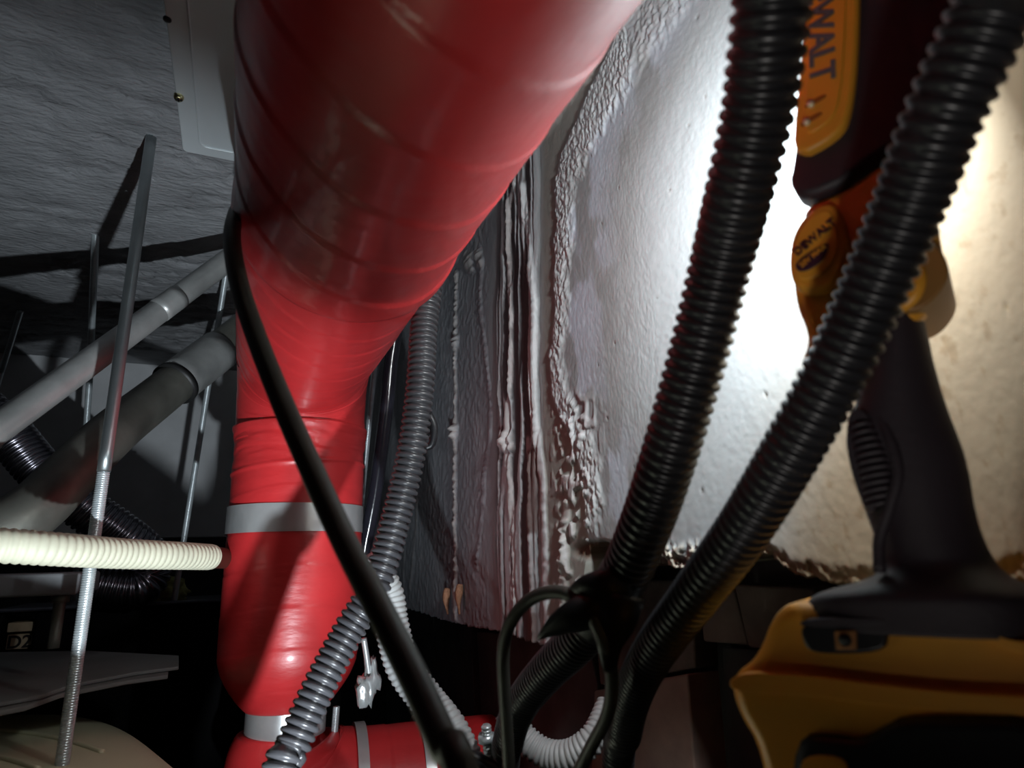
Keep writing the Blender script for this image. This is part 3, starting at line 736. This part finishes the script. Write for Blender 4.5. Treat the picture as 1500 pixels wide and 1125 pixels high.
for i in range(12):
    t = i/11; y_ = 618+t*118; a = 1238+t*24+2; b = 1238+t*24+32+16*math.sin(t*2.6)
    V1 = tube_geo([LP(a, y_+5, .0068), LP((a+b)/2, y_, .0055), LP(b, y_-4, .0068)], .0011, step=.002, segs=8); obj('grip_rib', *V1, M_rubber, hd)
V1 = tube_geo([LP(1275, 585, .010), LP(1300, 640, .0068), LP(1312, 690, .0060), (LP(1300, 740, .0060)), LP(1284, 790, .0064), LP(1285, 840, .006)], .0022, step=.003, segs=10); obj('grip_edge', *V1, M_rubber, hd)
# base
slab('base_shell', [(1168, 880), (1140, 890), (1122, 915), (1112, 945), (1096, 972), (1074, 986), (1066, 1008), (1078, 1050), (1110, 1100), (1130, 1240), (1580, 1240), (1580, 905), (1300, 905)], .0, .070, M_yel, .006)
slab('base_rim', [(1078, 982), (1180, 984), (1300, 1000), (1420, 1012), (1580, 1018), (1580, 1046), (1420, 1040), (1290, 1030), (1180, 1014), (1072, 1012)], -.005, .030, M_yel, .004)
slab('latch_block', [(1174, 908), (1300, 906), (1304, 930), (1296, 955), (1200, 957), (1180, 945)], -.004, .02, M_black, .003)
slab('latch_ridge', [(1178, 904), (1300, 902), (1302, 914), (1178, 918)], -.006, .01, M_rubber, .002)
pl = slab('latch_plate', [(1226, 922), (1258, 921), (1259, 949), (1228, 950)], -.0052, .0, mat('bronze_plate', (.38, .17, .05), .45), .0006, curve=False)
p = LP(1242, 935, -.0055)
V1 = tube_geo([p+nrm*.001, p-nrm*.0003], .0022, step=.0006, segs=14, curve=False); obj('plate_hole', *V1, M_ink, pl)
slab('battery_case', [(1160, 1075), (1230, 1075), (1262, 1082), (1300, 1060), (1330, 1045), (1580, 1050), (1580, 1240), (1165, 1240)], -.004, .072, M_black, .004)
slab('battery_accent', [(1175, 1100), (1250, 1104), (1240, 1150), (1180, 1150)], -.0046, .0, M_yel, .0006)
slab('shoulder_trim', [(1436, 915), (1470, 935), (1520, 940), (1580, 950), (1580, 966), (1500, 956), (1450, 940)], -.004, .02, M_yel, .002)

# added blocker left of the lit panel, keeping its light off the near pipe
fw = np.array([.52, .85, 0.]); fw /= np.linalg.norm(fw); sd = np.array([-fw[1], fw[0], 0.]); q0 = np.array([.2335, .178, 0.])+sd*.0185
V = []
for dz in (.178, .300):
    for f_, s_ in ((-.006, 0), (.0105, 0), (.0105, .002), (-.006, .002)):
        V.append(q0+fw*f_+sd*s_+np.array([0, 0, dz]))
obj('added_light_blocker', V, [[0, 1, 2, 3][::-1], [4, 5, 6, 7], [0, 1, 5, 4], [1, 2, 6, 5], [2, 3, 7, 6], [3, 0, 4, 7]], M_rubber, lamp, smooth=False)

GROUPS = {'corrugated_conduit': 'black ribbed conduits', 'threaded_rod': 'threaded hanger rods', 'wood_splinter': 'wood splinters on the wall', 'grey_corrugated_hose': 'pale grey ribbed hoses'}
for o in scene.objects:
    g = GROUPS.get(o.name.split('.')[0])
    if g and o.parent is None: o['group'] = g
